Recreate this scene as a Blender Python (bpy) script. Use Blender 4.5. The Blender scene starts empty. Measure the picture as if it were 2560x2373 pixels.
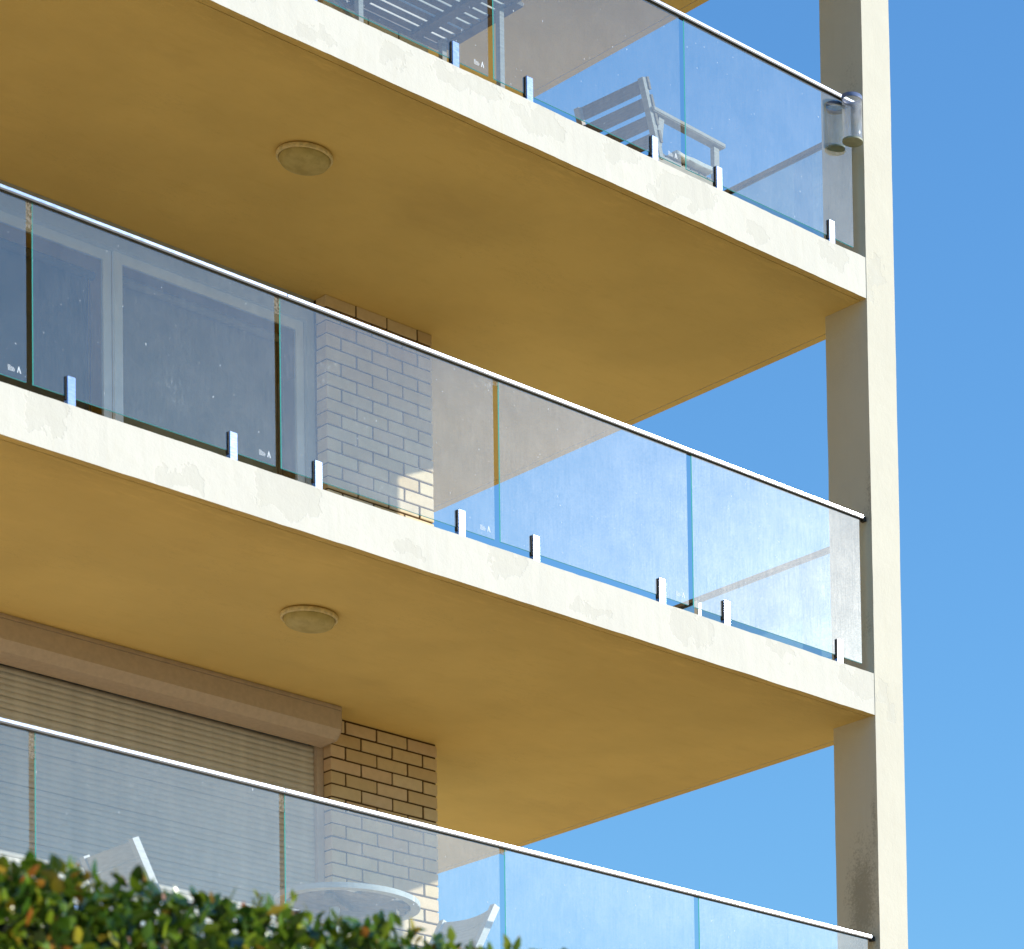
import bpy, bmesh, math, random
from mathutils import Vector, Matrix, noise

random.seed(11)
SC = bpy.context.scene
COL = SC.collection

# ------------------------------------------------------------------ camera
W_PX, H_PX = 2560.0, 2373.0
FPX, CXP, CYP = 8175.7654, 3033.9357, 3986.8654      # focal length and optical axis in photo pixels (shift lens)
YAW, PITCH, ROLL = 0.8712, 0.0573, -0.0261
CAM = Vector((-14.9477, -15.0503, -7.2690))
fwd = Vector((math.sin(YAW), math.cos(YAW), 0)); right = Vector((math.cos(YAW), -math.sin(YAW), 0)); up = Vector((0, 0, 1))
fwd, up = math.cos(PITCH)*fwd + math.sin(PITCH)*up, math.cos(PITCH)*up - math.sin(PITCH)*fwd
right, up = math.cos(ROLL)*right + math.sin(ROLL)*up, math.cos(ROLL)*up - math.sin(ROLL)*right
cd = bpy.data.cameras.new('camera'); cam = bpy.data.objects.new('camera', cd); COL.objects.link(cam)
R3 = Matrix((right, up, -fwd)).transposed()
cam.matrix_world = Matrix.Translation(CAM) @ R3.to_4x4()
cd.sensor_width = 36; cd.sensor_fit = 'HORIZONTAL'
cd.lens = FPX*36/W_PX
cd.shift_x = -(CXP - W_PX/2)/W_PX
cd.shift_y = (CYP - H_PX/2)/W_PX
cd.clip_start = .1; cd.clip_end = 6000
cd.dof.use_dof = True; cd.dof.focus_distance = 21.5
cd.dof.aperture_fstop = (cd.lens/1000)/.024
SC.camera = cam

# ------------------------------------------------------------------ sky and sun
SUN_EL, SUN_AZ = math.radians(19.5), math.radians(45.7)      # azimuth from the facade normal (-y) towards +x
sd = Vector((math.cos(SUN_EL)*math.sin(SUN_AZ), -math.cos(SUN_EL)*math.cos(SUN_AZ), math.sin(SUN_EL)))
world = bpy.data.worlds.new('World'); SC.world = world; world.use_nodes = True
nt = world.node_tree; nt.nodes.clear()
sky = nt.nodes.new('ShaderNodeTexSky'); sky.sky_type = 'NISHITA'; sky.sun_disc = False
sky.sun_elevation = SUN_EL
sky.sun_rotation = math.atan2(sd.x, sd.y)
sky.altitude = 0; sky.air_density = 1.75; sky.dust_density = 0.0; sky.ozone_density = 10.0
bg = nt.nodes.new('ShaderNodeBackground'); bg.inputs['Strength'].default_value = .15
wo = nt.nodes.new('ShaderNodeOutputWorld')
nt.links.new(sky.outputs[0], bg.inputs[0]); nt.links.new(bg.outputs[0], wo.inputs[0])
sl = bpy.data.lights.new('sun', 'SUN'); sl.energy = 3.45; sl.angle = math.radians(.53); sl.color = (1.0, .95, .87)
so = bpy.data.objects.new('sun', sl); COL.objects.link(so)
so.rotation_euler = sd.to_track_quat('Z', 'Y').to_euler(); so.location = (20, -20, 20)
SC.view_settings.view_transform = 'Standard'; SC.view_settings.look = 'None'
SC.view_settings.exposure = .72; SC.view_settings.gamma = 1
SC.view_settings.use_curve_mapping = False
SC.cycles.max_bounces = 14; SC.cycles.transparent_max_bounces = 24; SC.cycles.diffuse_bounces = 6; SC.cycles.glossy_bounces = 5
SC.cycles.caustics_reflective = False; SC.cycles.caustics_refractive = False
SC.cycles.sample_clamp_indirect = 6

# ------------------------------------------------------------------ main dimensions (z = 0 on the floor of the middle balcony)
ST = 2.782            # storey height
TH = .2745            # slab edge height
RAIL = 1.056
WC, DC = .2544, .395  # corner column
D = 2.490             # front of the brick pier
XW = -1.867; XL = XW - .83
YR = .055             # plane of the glass
XLEFT = -9.5; YBACK = 8.0
XS = -.02             # side edge of the slabs
GROUND = -8.87; TERR = -5.56

# ------------------------------------------------------------------ helpers
def new_bm(): return bmesh.new()
def box(bm, x0, x1, y0, y1, z0, z1, mi=0):
    vs = [bm.verts.new((x, y, z)) for x in (x0, x1) for y in (y0, y1) for z in (z0, z1)]
    F = [(0,1,3,2), (4,6,7,5), (0,4,5,1), (2,3,7,6), (0,2,6,4), (1,5,7,3)]
    out = []
    for f in F:
        fc = bm.faces.new([vs[i] for i in f]); fc.material_index = mi; out.append(fc)
    return vs, out
def bar(bm, a, b, w, h, upv=(0,0,1), mi=0):
    """rectangular bar from a to b; w across, h along upv"""
    a, b = Vector(a), Vector(b); d = (b-a).normalized()
    s = d.cross(Vector(upv)); s = s.normalized() if s.length > 1e-6 else Vector((1,0,0))
    u = s.cross(d).normalized()
    vs = [bm.verts.new(p + s*w/2*i + u*h/2*j) for p in (a, b) for (i, j) in ((-1,-1), (1,-1), (1,1), (-1,1))]
    for f in ((0,3,2,1), (4,5,6,7), (0,1,5,4), (1,2,6,5), (2,3,7,6), (3,0,4,7)):
        bm.faces.new([vs[i] for i in f]).material_index = mi
def prism(bm, prof, x0, x1, mi=0):
    """profile of (y, z) points extruded along x"""
    A = [bm.verts.new((x0, y, z)) for y, z in prof]; B = [bm.verts.new((x1, y, z)) for y, z in prof]
    n = len(prof)
    for i in range(n):
        bm.faces.new((A[i], A[(i+1) % n], B[(i+1) % n], B[i])).material_index = mi
    bm.faces.new(A[::-1]).material_index = mi; bm.faces.new(B).material_index = mi
def lathe(bm, prof, seg=48, c=(0,0,0), mi=0, cap0=False, cap1=False):
    rings = []
    for r, z in prof:
        rings.append([bm.verts.new((c[0]+r*math.cos(2*math.pi*i/seg), c[1]+r*math.sin(2*math.pi*i/seg), c[2]+z)) for i in range(seg)])
    for a, b in zip(rings, rings[1:]):
        for i in range(seg):
            bm.faces.new((a[i], a[(i+1) % seg], b[(i+1) % seg], b[i])).material_index = mi
    if cap0: bm.faces.new(rings[0][::-1]).material_index = mi
    if cap1: bm.faces.new(rings[-1]).material_index = mi
def bevel(bm, w, seg=2):
    bmesh.ops.bevel(bm, geom=bm.edges[:], offset=w, segments=seg, affect='EDGES', clamp_overlap=True)
def wloc(o):
    v = Vector((0,0,0))
    while o is not None:
        v += o.location; o = o.parent
    return v
def obj(name, bm, mats, parent=None, smooth=False, local=False, origin=None, weld=False):
    """link bm as ONE mesh object; coordinates are world ones unless local"""
    if weld: bmesh.ops.remove_doubles(bm, verts=bm.verts[:], dist=1e-5)
    bmesh.ops.recalc_face_normals(bm, faces=bm.faces[:])
    o0 = Vector(origin) if origin is not None else Vector((0,0,0))
    base = o0 if not local else Vector((0,0,0))
    if not local:
        if parent is not None and origin is None: base = wloc(parent)
        bmesh.ops.translate(bm, verts=bm.verts[:], vec=-base)
    me = bpy.data.meshes.new(name); bm.to_mesh(me); bm.free()
    for m in (mats if isinstance(mats, (list, tuple)) else [mats]): me.materials.append(m)
    if smooth:
        for p in me.polygons: p.use_smooth = True
    o = bpy.data.objects.new(name, me); COL.objects.link(o)
    if parent is not None: o.parent = parent
    if origin is not None: o.location = o0 - (wloc(parent) if parent is not None else Vector((0,0,0)))
    return o
def inst(name, me, parent, loc):
    o = bpy.data.objects.new(name, me); COL.objects.link(o); o.parent = parent; o.location = loc; return o
def thing(name, label, cat, loc=(0,0,0), rotz=0, group=None):
    o = bpy.data.objects.new(name, None); COL.objects.link(o); o.location = loc; o.rotation_euler = (0,0,rotz)
    o.empty_display_size = .2
    return tag(o, label, cat, group)
def tag(o, label, cat, group=None):
    o['label'] = label; o['category'] = cat
    if group: o['group'] = group
    return o
def copy_tree(o, parent=None):
    c = o.copy(); COL.objects.link(c); c.parent = parent
    for ch in list(o.children): copy_tree(ch, c)
    return c

# ------------------------------------------------------------------ materials
class NT:
    def __init__(s, name):
        s.m = bpy.data.materials.new(name); s.m.use_nodes = True; s.t = s.m.node_tree; s.t.nodes.clear()
        s.out = s.n('ShaderNodeOutputMaterial')
    def n(s, k, **kw):
        nd = s.t.nodes.new(k)
        for a, v in kw.items(): setattr(nd, a, v)
        return nd
    def l(s, a, b): s.t.links.new(a, b)
    def set(s, sock, v):
        if hasattr(v, 'is_linked') or hasattr(v, 'links'): s.l(v, sock)
        elif isinstance(v, (tuple, list)) and len(v) == 3 and sock.type == 'RGBA': sock.default_value = (*v, 1)
        else: sock.default_value = v
    def coord(s, which='Object'): return s.n('ShaderNodeTexCoord').outputs[which]
    def pos(s): return s.n('ShaderNodeNewGeometry').outputs['Position']
    def mapping(s, v, scale=(1,1,1), loc=(0,0,0)):
        m = s.n('ShaderNodeMapping'); s.l(v, m.inputs[0]); m.inputs['Scale'].default_value = scale; m.inputs['Location'].default_value = loc
        return m.outputs[0]
    def noise(s, v, scale, detail=4, rough=.55, out='Fac'):
        n = s.n('ShaderNodeTexNoise'); s.l(v, n.inputs['Vector']); n.inputs['Scale'].default_value = scale
        n.inputs['Detail'].default_value = detail; n.inputs['Roughness'].default_value = rough
        return n.outputs[out]
    def ramp(s, f, stops):
        r = s.n('ShaderNodeValToRGB'); s.l(f, r.inputs[0]); e = r.color_ramp.elements
        while len(e) < len(stops): e.new(.5)
        for x, (p, c) in zip(e, stops): x.position = p; x.color = (*c, 1) if isinstance(c, (tuple, list)) else (c, c, c, 1)
        return r.outputs[0]
    def map(s, f, a, b, c=0., d=1., smooth=True):
        r = s.n('ShaderNodeMapRange'); r.interpolation_type = 'SMOOTHSTEP' if smooth else 'LINEAR'
        s.l(f, r.inputs[0])
        for i, x in enumerate((a, b, c, d)): r.inputs[i+1].default_value = x
        return r.outputs[0]
    def math(s, op, a, b=None, c=None):
        m = s.n('ShaderNodeMath', operation=op)
        for i, x in enumerate((a, b, c)):
            if x is not None: s.set(m.inputs[i], x)
        return m.outputs[0]
    def vmath(s, op, a, b=None):
        m = s.n('ShaderNodeVectorMath', operation=op); s.set(m.inputs[0], a)
        if b is not None: s.set(m.inputs[1], b)
        return m.outputs['Value'] if op in ('LENGTH', 'DISTANCE', 'DOT_PRODUCT') else m.outputs[0]
    def mix(s, f, a, b, mode='MIX'):
        m = s.n('ShaderNodeMix', data_type='RGBA', blend_type=mode); s.set(m.inputs[0], f); s.set(m.inputs[6], a); s.set(m.inputs[7], b)
        return m.outputs[2]
    def bump(s, h, strength, dist=.01):
        b = s.n('ShaderNodeBump'); b.inputs['Strength'].default_value = strength; b.inputs['Distance'].default_value = dist; s.l(h, b.inputs['Height'])
        return b.outputs[0]
    def principled(s, color, rough=.6, metal=0., normal=None, spec=.5, out=True, **kw):
        p = s.n('ShaderNodeBsdfPrincipled'); s.set(p.inputs['Base Color'], color); s.set(p.inputs['Roughness'], rough)
        p.inputs['Metallic'].default_value = metal; p.inputs['Specular IOR Level'].default_value = spec
        for k, v in kw.items(): s.set(p.inputs[k], v)
        if normal is not None: s.l(normal, p.inputs['Normal'])
        if out: s.l(p.outputs[0], s.out.inputs[0])
        return p.outputs[0]
    def mixsh(s, f, a, b):
        m = s.n('ShaderNodeMixShader'); s.set(m.inputs[0], f); s.l(a, m.inputs[1]); s.l(b, m.inputs[2]); return m.outputs[0]
    def addsh(s, a, b):
        m = s.n('ShaderNodeAddShader'); s.l(a, m.inputs[0]); s.l(b, m.inputs[1]); return m.outputs[0]

def simple(name, col, rough=.5, metal=0., spec=.5, var=.0, scale=30, bump=0., bscale=200):
    k = NT(name); c = col; nm = None
    v = k.coord()
    if var:
        f = k.noise(v, scale, 5)
        c = k.mix(k.map(f, .3, .7), tuple(x*(1-var) for x in col), tuple(min(1, x*(1+var)) for x in col))
    if bump: nm = k.bump(k.noise(v, bscale, 3), bump, .004)
    k.principled(c, rough, metal, nm, spec); return k.m

CREAM = (.655, .632, .555)
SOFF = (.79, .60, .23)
def patches_mask(k, P, lst):
    """hand-made repair patches on a front face: (x, z, rx, rz), ragged by noise"""
    wv = k.noise(P, 7, 4, .6, 'Color')
    wv = k.vmath('SUBTRACT', wv, (.5, .5, .5))
    sc = k.n('ShaderNodeVectorMath', operation='SCALE'); k.l(wv, sc.inputs[0]); sc.inputs[3].default_value = .32
    Q = k.vmath('ADD', P, sc.outputs[0])
    sep = k.n('ShaderNodeSeparateXYZ'); k.l(Q, sep.inputs[0])
    tot = None
    for (x, z, rx, rz) in lst:
        a = k.math('POWER', k.math('ABSOLUTE', k.math('DIVIDE', k.math('SUBTRACT', sep.outputs[0], x), rx)), 3)
        b = k.math('POWER', k.math('ABSOLUTE', k.math('DIVIDE', k.math('SUBTRACT', sep.outputs[2], z), rz)), 3)
        m = k.map(k.math('ADD', a, b), .9, 1.08, 1., 0.)
        tot = m if tot is None else k.math('MAXIMUM', tot, m)
    return tot
def paint_mat(name, patches, mold=None, CREAM=CREAM):
    k = NT(name); P = k.pos()
    n1 = k.noise(P, 1.6, 5, .6); n2 = k.noise(P, 9, 5, .6); n3 = k.noise(P, 60, 4, .7)
    c = k.mix(k.map(n1, .35, .7), CREAM, tuple(x*.955 for x in CREAM))
    c = k.mix(k.map(n2, .52, .75, 0, .35), c, (.61, .58, .48))
    streak = k.noise(k.mapping(P, (9, 9, .9)), 2.0, 4)
    c = k.mix(k.map(streak, .52, .8, 0, .24), c, (.55, .51, .39))
    pm = None
    if patches:
        pm = patches_mask(k, P, patches)
        pn = k.mix(k.map(n2, .35, .65), (.50, .48, .41), (.59, .57, .49))
        c = k.mix(k.math('MULTIPLY', pm, k.map(n2, .3, .7, .2, .68)), c, pn)
    chips = k.noise(P, 26, 3, .6)
    c = k.mix(k.map(chips, .76, .80, 0, .55), c, (.42, .40, .32))
    if mold:
        sep = k.n('ShaderNodeSeparateXYZ'); k.l(P, sep.inputs[0])
        fine = k.noise(P, 60, 4, .75); big = k.noise(P, 6, 4)
        tot = None
        for (y, z, ry, rz, amt) in mold:
            a = k.math('POWER', k.math('DIVIDE', k.math('SUBTRACT', sep.outputs[1], y), ry), 2)
            b = k.math('POWER', k.math('DIVIDE', k.math('SUBTRACT', sep.outputs[2], z), rz), 2)
            g = k.map(k.math('SUBTRACT', 1.0, k.math('SQRT', k.math('ADD', a, b))), 0, .9, 0, amt, False)
            tot = g if tot is None else k.math('MAXIMUM', tot, g)
        left = k.map(sep.outputs[0], -.2535, -.25, 1, 0)
        v = k.math('ADD', tot, k.math('MULTIPLY', k.math('SUBTRACT', big, .5), .9))
        v = k.math('ADD', v, k.math('MULTIPLY', k.math('SUBTRACT', fine, .5), 2.2))
        v = k.math('MULTIPLY', k.math('MULTIPLY', k.map(v, .25, 1.05, 0, .5), k.map(tot, .02, .25)), left)
        c = k.mix(v, c, (.15, .13, .085))
    h = k.math('ADD', k.math('MULTIPLY', n3, .25), k.math('MULTIPLY', n2, .8))
    if pm is not None: h = k.math('ADD', h, k.math('MULTIPLY', pm, -.25))
    k.principled(c, .78, 0, k.bump(h, .35, .012), .3)
    return k.m
def soffit_mat():
    k = NT('soffit_paint'); P = k.pos()
    n1 = k.noise(P, .8, 5, .6); n2 = k.noise(k.mapping(P, (1, 3.5, 1)), 5, 6, .65); n3 = k.noise(P, 90, 3, .7)
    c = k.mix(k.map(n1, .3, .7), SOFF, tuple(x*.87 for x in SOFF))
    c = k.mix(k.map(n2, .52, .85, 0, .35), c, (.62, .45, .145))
    # hairline cracks in wandering patches
    wv = k.noise(k.mapping(P, (1.2, 4, 1)), 2.2, 6, .7)
    crack = k.map(k.math('ABSOLUTE', k.math('SUBTRACT', wv, .5)), .0, .006, 1, 0)
    crack = k.math('MULTIPLY', crack, k.map(k.noise(P, 1.3, 3),    .53, .62, 0, .28))
    c = k.mix(crack, c, (.28, .22, .12))
    specks = k.noise(P, 34, 2, .5)
    c = k.mix(k.map(specks, .80, .83, 0, .6), c, (.2, .15, .08))
    # grime smeared along the front lip
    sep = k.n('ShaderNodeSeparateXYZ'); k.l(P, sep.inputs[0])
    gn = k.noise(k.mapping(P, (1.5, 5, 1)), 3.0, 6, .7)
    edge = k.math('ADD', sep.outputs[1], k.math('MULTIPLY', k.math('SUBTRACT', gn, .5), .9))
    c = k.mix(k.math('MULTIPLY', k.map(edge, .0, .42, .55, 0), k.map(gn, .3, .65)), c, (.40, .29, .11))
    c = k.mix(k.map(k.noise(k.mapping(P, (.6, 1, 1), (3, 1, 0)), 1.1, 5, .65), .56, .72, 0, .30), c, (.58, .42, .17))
    h = k.math('ADD', k.math('MULTIPLY', n3, .2), k.math('MULTIPLY', n2, .9))
    k.principled(c, .8, 0, k.bump(h, .3, .014), .25); return k.m
def brick_mat():
    k = NT('cream_brick'); P = k.pos()
    rnd = k.n('ShaderNodeObjectInfo').outputs['Random']
    c = k.ramp(rnd, [(0, (.66, .50, .29)), (.3, (.76, .61, .38)), (.55, (.82, .70, .49)), (.8, (.76, .57, .39)), (1, (.74, .64, .47))])
    n1 = k.noise(P, 22, 4); c = k.mix(k.map(n1, .3, .75, 0, .3), c, (.58, .43, .25))
    n2 = k.noise(P, 190, 3, .7); spk = k.map(n2, .66, .74, 0, .75)
    spk = k.math('MULTIPLY', spk, k.map(k.noise(P, 14, 3), .42, .65))
    c = k.mix(spk, c, (.16, .11, .065))
    k.principled(c, .82, 0, k.bump(k.math('ADD', n2, k.math('MULTIPLY', n1, .6)), .5, .004), .3); return k.m
def mortar_mat():
    k = NT('brown_mortar'); P = k.pos()
    n = k.noise(P, 120, 4, .7); c = k.mix(n, (.075, .045, .022), (.16, .10, .05))
    k.principled(c, .9, 0, k.bump(n, .6, .006), .2); return k.m
def glass_mat():
    k = NT('dusty_balustrade_glass'); P = k.pos()
    rnd = k.n('ShaderNodeObjectInfo').outputs['Random']
    tr = k.n('ShaderNodeBsdfTransparent'); tr.inputs[0].default_value = (.765, .82, .80, 1)
    gl = k.n('ShaderNodeBsdfGlossy'); gl.inputs['Roughness'].default_value = .015; gl.inputs[0].default_value = (.58, .92, 1, 1)
    fr = k.n('ShaderNodeFresnel'); fr.inputs[0].default_value = 2.02
    back = k.n('ShaderNodeNewGeometry').outputs['Backfacing']
    tr1 = k.n('ShaderNodeBsdfTransparent')
    base = k.mixsh(fr.outputs[0], tr.outputs[0], gl.outputs[0])
    # dried dust, run down in fine vertical streaks, thicker towards the lower edge
    streak = k.noise(k.mapping(P, (60, 60, 2.2)), 2.6, 4, .65)
    cloud = k.noise(P, 5.5, 5, .6); fine = k.noise(P, 210, 2, .6)
    d = k.math('MULTIPLY', k.map(streak, .25, .8, .72, 1.22, False), k.map(cloud, .25, .75, .85, 1.18, False))
    d = k.math('MULTIPLY', d, k.map(fine, .3, .8, .7, 1.4, False))
    rdust = k.n('ShaderNodeBsdfGlossy'); rdust.inputs['Roughness'].default_value = .34; rdust.inputs[0].default_value = (1, 1, .95, 1)
    dif = k.n('ShaderNodeBsdfDiffuse'); dif.inputs[0].default_value = (.74, .80, .84, 1)
    trl = k.n('ShaderNodeBsdfTranslucent'); trl.inputs[0].default_value = (.74, .80, .84, 1)
    dd = k.mixsh(.35, dif.outputs[0], trl.outputs[0])
    sh = k.mixsh(k.math('MULTIPLY', d, .040), base, dd)
    sh = k.mixsh(k.math('MULTIPLY', d, .0078), sh, rdust.outputs[0])
    rd2 = k.n('ShaderNodeBsdfGlossy'); rd2.inputs['Roughness'].default_value = .24; rd2.inputs[0].default_value = (1, 1, .96, 1)
    sh = k.mixsh(k.math('MULTIPLY', d, .0020), sh, rd2.outputs[0])
    # bird droppings, scratches and splashes
    sp = k.noise(k.mapping(P, (1, 1, .5)), 75, 2, .5)
    spk = k.map(sp, .735, .765, 0, .55)
    lime = k.math('MULTIPLY', k.map(k.noise(P, 1.7, 3), .62, .74), k.map(k.noise(k.mapping(P, (1, 1, .4)), 60, 4, .7), .5, .7, 0, .22))
    sh = k.mixsh(k.math('MAXIMUM', spk, lime), sh, dif.outputs[0])
    sh = k.mixsh(back, sh, tr1.outputs[0])          # the film and the mirror image belong to the outer skin of the pane
    k.l(sh, k.out.inputs[0]); return k.m
def edge_glass():
    k = NT('green_glass_edge')
    g = k.principled((.03, .33, .32), .12, 0, None, .8, out=False)
    t = k.n('ShaderNodeBsdfTranslucent'); t.inputs[0].default_value = (.10, .62, .60, 1)
    tr = k.n('ShaderNodeBsdfTransparent'); back = k.n('ShaderNodeNewGeometry').outputs['Backfacing']
    k.l(k.mixsh(back, k.mixsh(.45, g, t.outputs[0]), tr.outputs[0]), k.out.inputs[0]); return k.m
def metal_mat(name, col, rough, var=.15):
    k = NT(name); P = k.pos()
    n = k.noise(k.mapping(P, (3, 3, 30)), 8, 4); 
    r = k.map(n, .3, .7, rough*(1-var), rough*(1+var), False)
    c = k.mix(k.map(k.noise(P, 40, 4), .55, .8, 0, .4), col, tuple(x*.7 for x in col))
    k.principled(c, r, 1.0, None, .5); return k.m
def wood_mat(name, a, b, axis=(2, 2, 26), rough=.6):
    k = NT(name); v = k.coord()
    n = k.noise(k.mapping(v, axis), 6, 5, .65); n2 = k.noise(v, 3, 3)
    c = k.mix(k.map(n, .3, .7), a, b); c = k.mix(k.map(n2, .5, .8, 0, .25), c, tuple(x*.7 for x in a))
    k.principled(c, rough, 0, k.bump(n, .25, .003), .35); return k.m
def leaf_mat(name, use_attr):
    k = NT(name)
    if use_attr:
        a = k.n('ShaderNodeAttribute'); a.attribute_name = 'leaf_tone'; f = a.outputs['Fac']
    else: f = k.n('ShaderNodeObjectInfo').outputs['Random']
    c = k.ramp(f, [(0, (.026, .066, .012)), (.34, (.058, .140, .014)), (.58, (.14, .25, .016)), (.78, (.26, .34, .02)), (.86, (.42, .36, .03)), (.93, (.46, .20, .03)), (1, (.34, .08, .02))])
    g = k.principled(c, .20, 0, None, .8, out=False, **{'Coat Weight': .25, 'Coat Roughness': .12})
    t = k.n('ShaderNodeBsdfTranslucent'); k.l(k.mix(.5, c, (.5, .6, .03), 'MULTIPLY'), t.inputs[0])
    mx = k.mix(.35, c, (.30, .40, .03)); k.l(mx, t.inputs[0])
    k.l(k.mixsh(.28, g, t.outputs[0]), k.out.inputs[0]); return k.m
def paving_mat():
    k = NT('sandstone_paving'); P = k.pos()
    b = k.n('ShaderNodeTexBrick'); k.l(P, b.inputs['Vector']); b.inputs['Scale'].default_value = 1.6; b.inputs['Mortar Size'].default_value = .012
    b.inputs['Color1'].default_value = (.64, .42, .18, 1); b.inputs['Color2'].default_value = (.58, .375, .155, 1); b.inputs['Mortar'].default_value = (.30, .22, .13, 1)
    n = k.noise(P, 3, 5); c = k.mix(k.map(n, .3, .7, 0, .4), b.outputs[0], (.54, .35, .15))
    k.principled(c, .85, 0, k.bump(k.noise(P, 80, 4), .3, .006), .25); return k.m
def ground_mat():
    k = NT('dry_ground'); P = k.pos()
    n = k.noise(P, .35, 6, .65); n2 = k.noise(P, 14, 5, .7)
    c = k.mix(k.map(n, .35, .65), (.26, .185, .085), (.21, .155, .07)); c = k.mix(k.map(n2, .4, .8, 0, .5), c, (.17, .125, .06))
    k.principled(c, .9, 0, k.bump(n2, .5, .02), .2); return k.m
def water_tube():
    k = NT('clear_acrylic')
    tr = k.n('ShaderNodeBsdfTransparent'); tr.inputs[0].default_value = (.985, .985, .985, 1)
    gl = k.n('ShaderNodeBsdfGlossy'); gl.inputs['Roughness'].default_value = .05
    fr = k.n('ShaderNodeFresnel'); fr.inputs[0].default_value = 1.5
    s = k.mixsh(k.math('MINIMUM', fr.outputs[0], .12), tr.outputs[0], gl.outputs[0])
    dif = k.n('ShaderNodeBsdfDiffuse'); dif.inputs[0].default_value = (.85, .85, .85, 1)
    n = k.noise(k.pos(), 14, 3); s = k.mixsh(k.map(n, .35, .75, .08, .20), s, dif.outputs[0])
    k.l(s, k.out.inputs[0]); return k.m

M = {}
P2 = [(-6.13, -.07, .12, .12), (-4.70, -.09, .22, .12), (-3.22, -.06, .14, .10), (-1.82, -.09, .19, .10), (-.40, -.09, .16, .09), (-.10, -.06, .08, .10)]
P3 = [(-3.95, -.09, .10, .07), (-3.45, -.06, .26, .06), (-2.95, -.10, .20, .07), (-2.32, -.05, .14, .06), (-1.78, -.10, .22, .08), (-.55, -.08, .14, .07), (-.12, -.12, .10, .08), (-5.0, -.06, .2, .08)]
allp = P2 + [(x, z+ST, a, b) for x, z, a, b in P3] + [(x+.3, z-ST, a, b) for x, z, a, b in P2] + [(-6.9, -.1, .2, .1), (-3.9, -.19, .10, .05), (-2.6, -.2, .16, .04), (-1.1, -.05, .12, .05), (-5.35, -.2, .14, .05)] + [(-4.5, ST-.2, .15, .04), (-1.2, ST-.17, .1, .05), (-2.0, ST-.2, .12, .04)] + [(x-.2, z+2*ST, a, b) for x, z, a, b in P2]
M['paint'] = paint_mat('cream_render', allp)
M['column'] = paint_mat('cream_render_column', [(-.19, -.10, .07, .10), (-.10, -.22, .06, .05), (-.17, ST-.06, .06, .09), (-.21, ST-.20, .04, .06), (-.19, -ST-.1, .07, .1)], [(.15, -1.46, .22, .62, 1.15), (.03, -1.0, .05, .5, .55), (.10, 3.95, .10, .55, .38), (.02, 1.2, .06, .4, .6), (.05, .3, .10, .3, .45)], (.635, .60, .49))
M['soffit'] = soffit_mat(); M['brick'] = brick_mat(); M['mortar'] = mortar_mat()
M['glass'] = glass_mat(); M['edge'] = edge_glass()
M['rail'] = metal_mat('anodised_rail', (.48, .53, .62), .20); M['spigot'] = metal_mat('brushed_steel', (.36, .43, .58), .17)
M['gasket'] = simple('black_rubber', (.012, .012, .014), .5)
M['sidecap'] = simple('bronze_side_rail', (.20, .17, .13), .4, .6)
M['white'] = simple('white_enamel', (.78, .79, .80), .35, 0, .5, .06, 20)
M['lightgrey'] = simple('grey_frame_paint', (.42, .48, .55), .3, 0, .5, .05, 12)
M['lampring'] = simple('aged_plastic', (.74, .62, .34), .55, 0, .4, .15, 40, .2)
def lens_mat():
    k = NT('stained_lamp_lens'); v = k.coord()
    n = k.noise(v, 14, 5, .65); n2 = k.noise(v, 60, 4, .7)
    c = k.mix(k.map(n, .35, .7), (.56, .47, .20), (.44, .36, .14)); c = k.mix(k.map(n2, .62, .75, 0, .7), c, (.16, .12, .07))
    k.principled(c, .5, 0, None, .35); return k.m
M['lens'] = lens_mat()
M['taupe'] = simple('taupe_powder_coat', (.56, .46, .38), .42, 0, .5, .06, 30, .12, 350)
M['slat'] = simple('grey_beige_slat', (.62, .58, .52), .45, 0, .5, .10, 8)
M['darkslot'] = simple('dark_slot', (.05, .045, .035), .8)
M['alu'] = simple('white_aluminium_frame', (.70, .76, .83), .25, 0, .5, .05, 10)
M['alu_dark'] = simple('mid_grey_frame', (.40, .42, .44), .4)  # plain even grey for the bottom bars of the blinds
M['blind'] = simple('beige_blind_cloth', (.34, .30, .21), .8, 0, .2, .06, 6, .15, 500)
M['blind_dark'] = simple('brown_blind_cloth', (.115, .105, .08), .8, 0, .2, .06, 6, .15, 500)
M['room'] = simple('room_plaster', (.55, .50, .42), .9)
M['floor'] = simple('balcony_tile', (.78, .55, .28), .6, 0, .4, .12, 3)
def winglass():
    k = NT('window_glass')
    tr = k.n('ShaderNodeBsdfTransparent'); tr.inputs[0].default_value = (.80, .84, .84, 1)
    gl = k.n('ShaderNodeBsdfGlossy'); gl.inputs['Roughness'].default_value = .01
    fr = k.n('ShaderNodeFresnel'); fr.inputs[0].default_value = 1.55
    tr1 = k.n('ShaderNodeBsdfTransparent'); back = k.n('ShaderNodeNewGeometry').outputs['Backfacing']
    k.l(k.mixsh(back, k.mixsh(fr.outputs[0], tr.outputs[0], gl.outputs[0]), tr1.outputs[0]), k.out.inputs[0]); return k.m
M['winglass'] = winglass()
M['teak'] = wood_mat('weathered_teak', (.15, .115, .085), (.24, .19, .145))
M['greywood'] = wood_mat('grey_painted_wood', (.34, .325, .31), (.48, .465, .45))
M['whitewood'] = wood_mat('white_painted_wood', (.60, .60, .61), (.74, .74, .74))
M['tabletop'] = wood_mat('bare_table_boards', (.24, .19, .14), (.34, .28, .22))
M['silver'] = wood_mat('pale_silver_wood', (.55, .53, .49), (.70, .68, .64))  # pale wood; on the table slats it paints in the sunlit faces
M['cushion'] = simple('white_cushion_cloth', (.74, .74, .72), .9, 0, .2, .08, 12, .4, 60)
M['leaf'] = leaf_mat('hedge_leaf', True); M['leaf1'] = leaf_mat('hedge_leaf_single', False)
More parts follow.
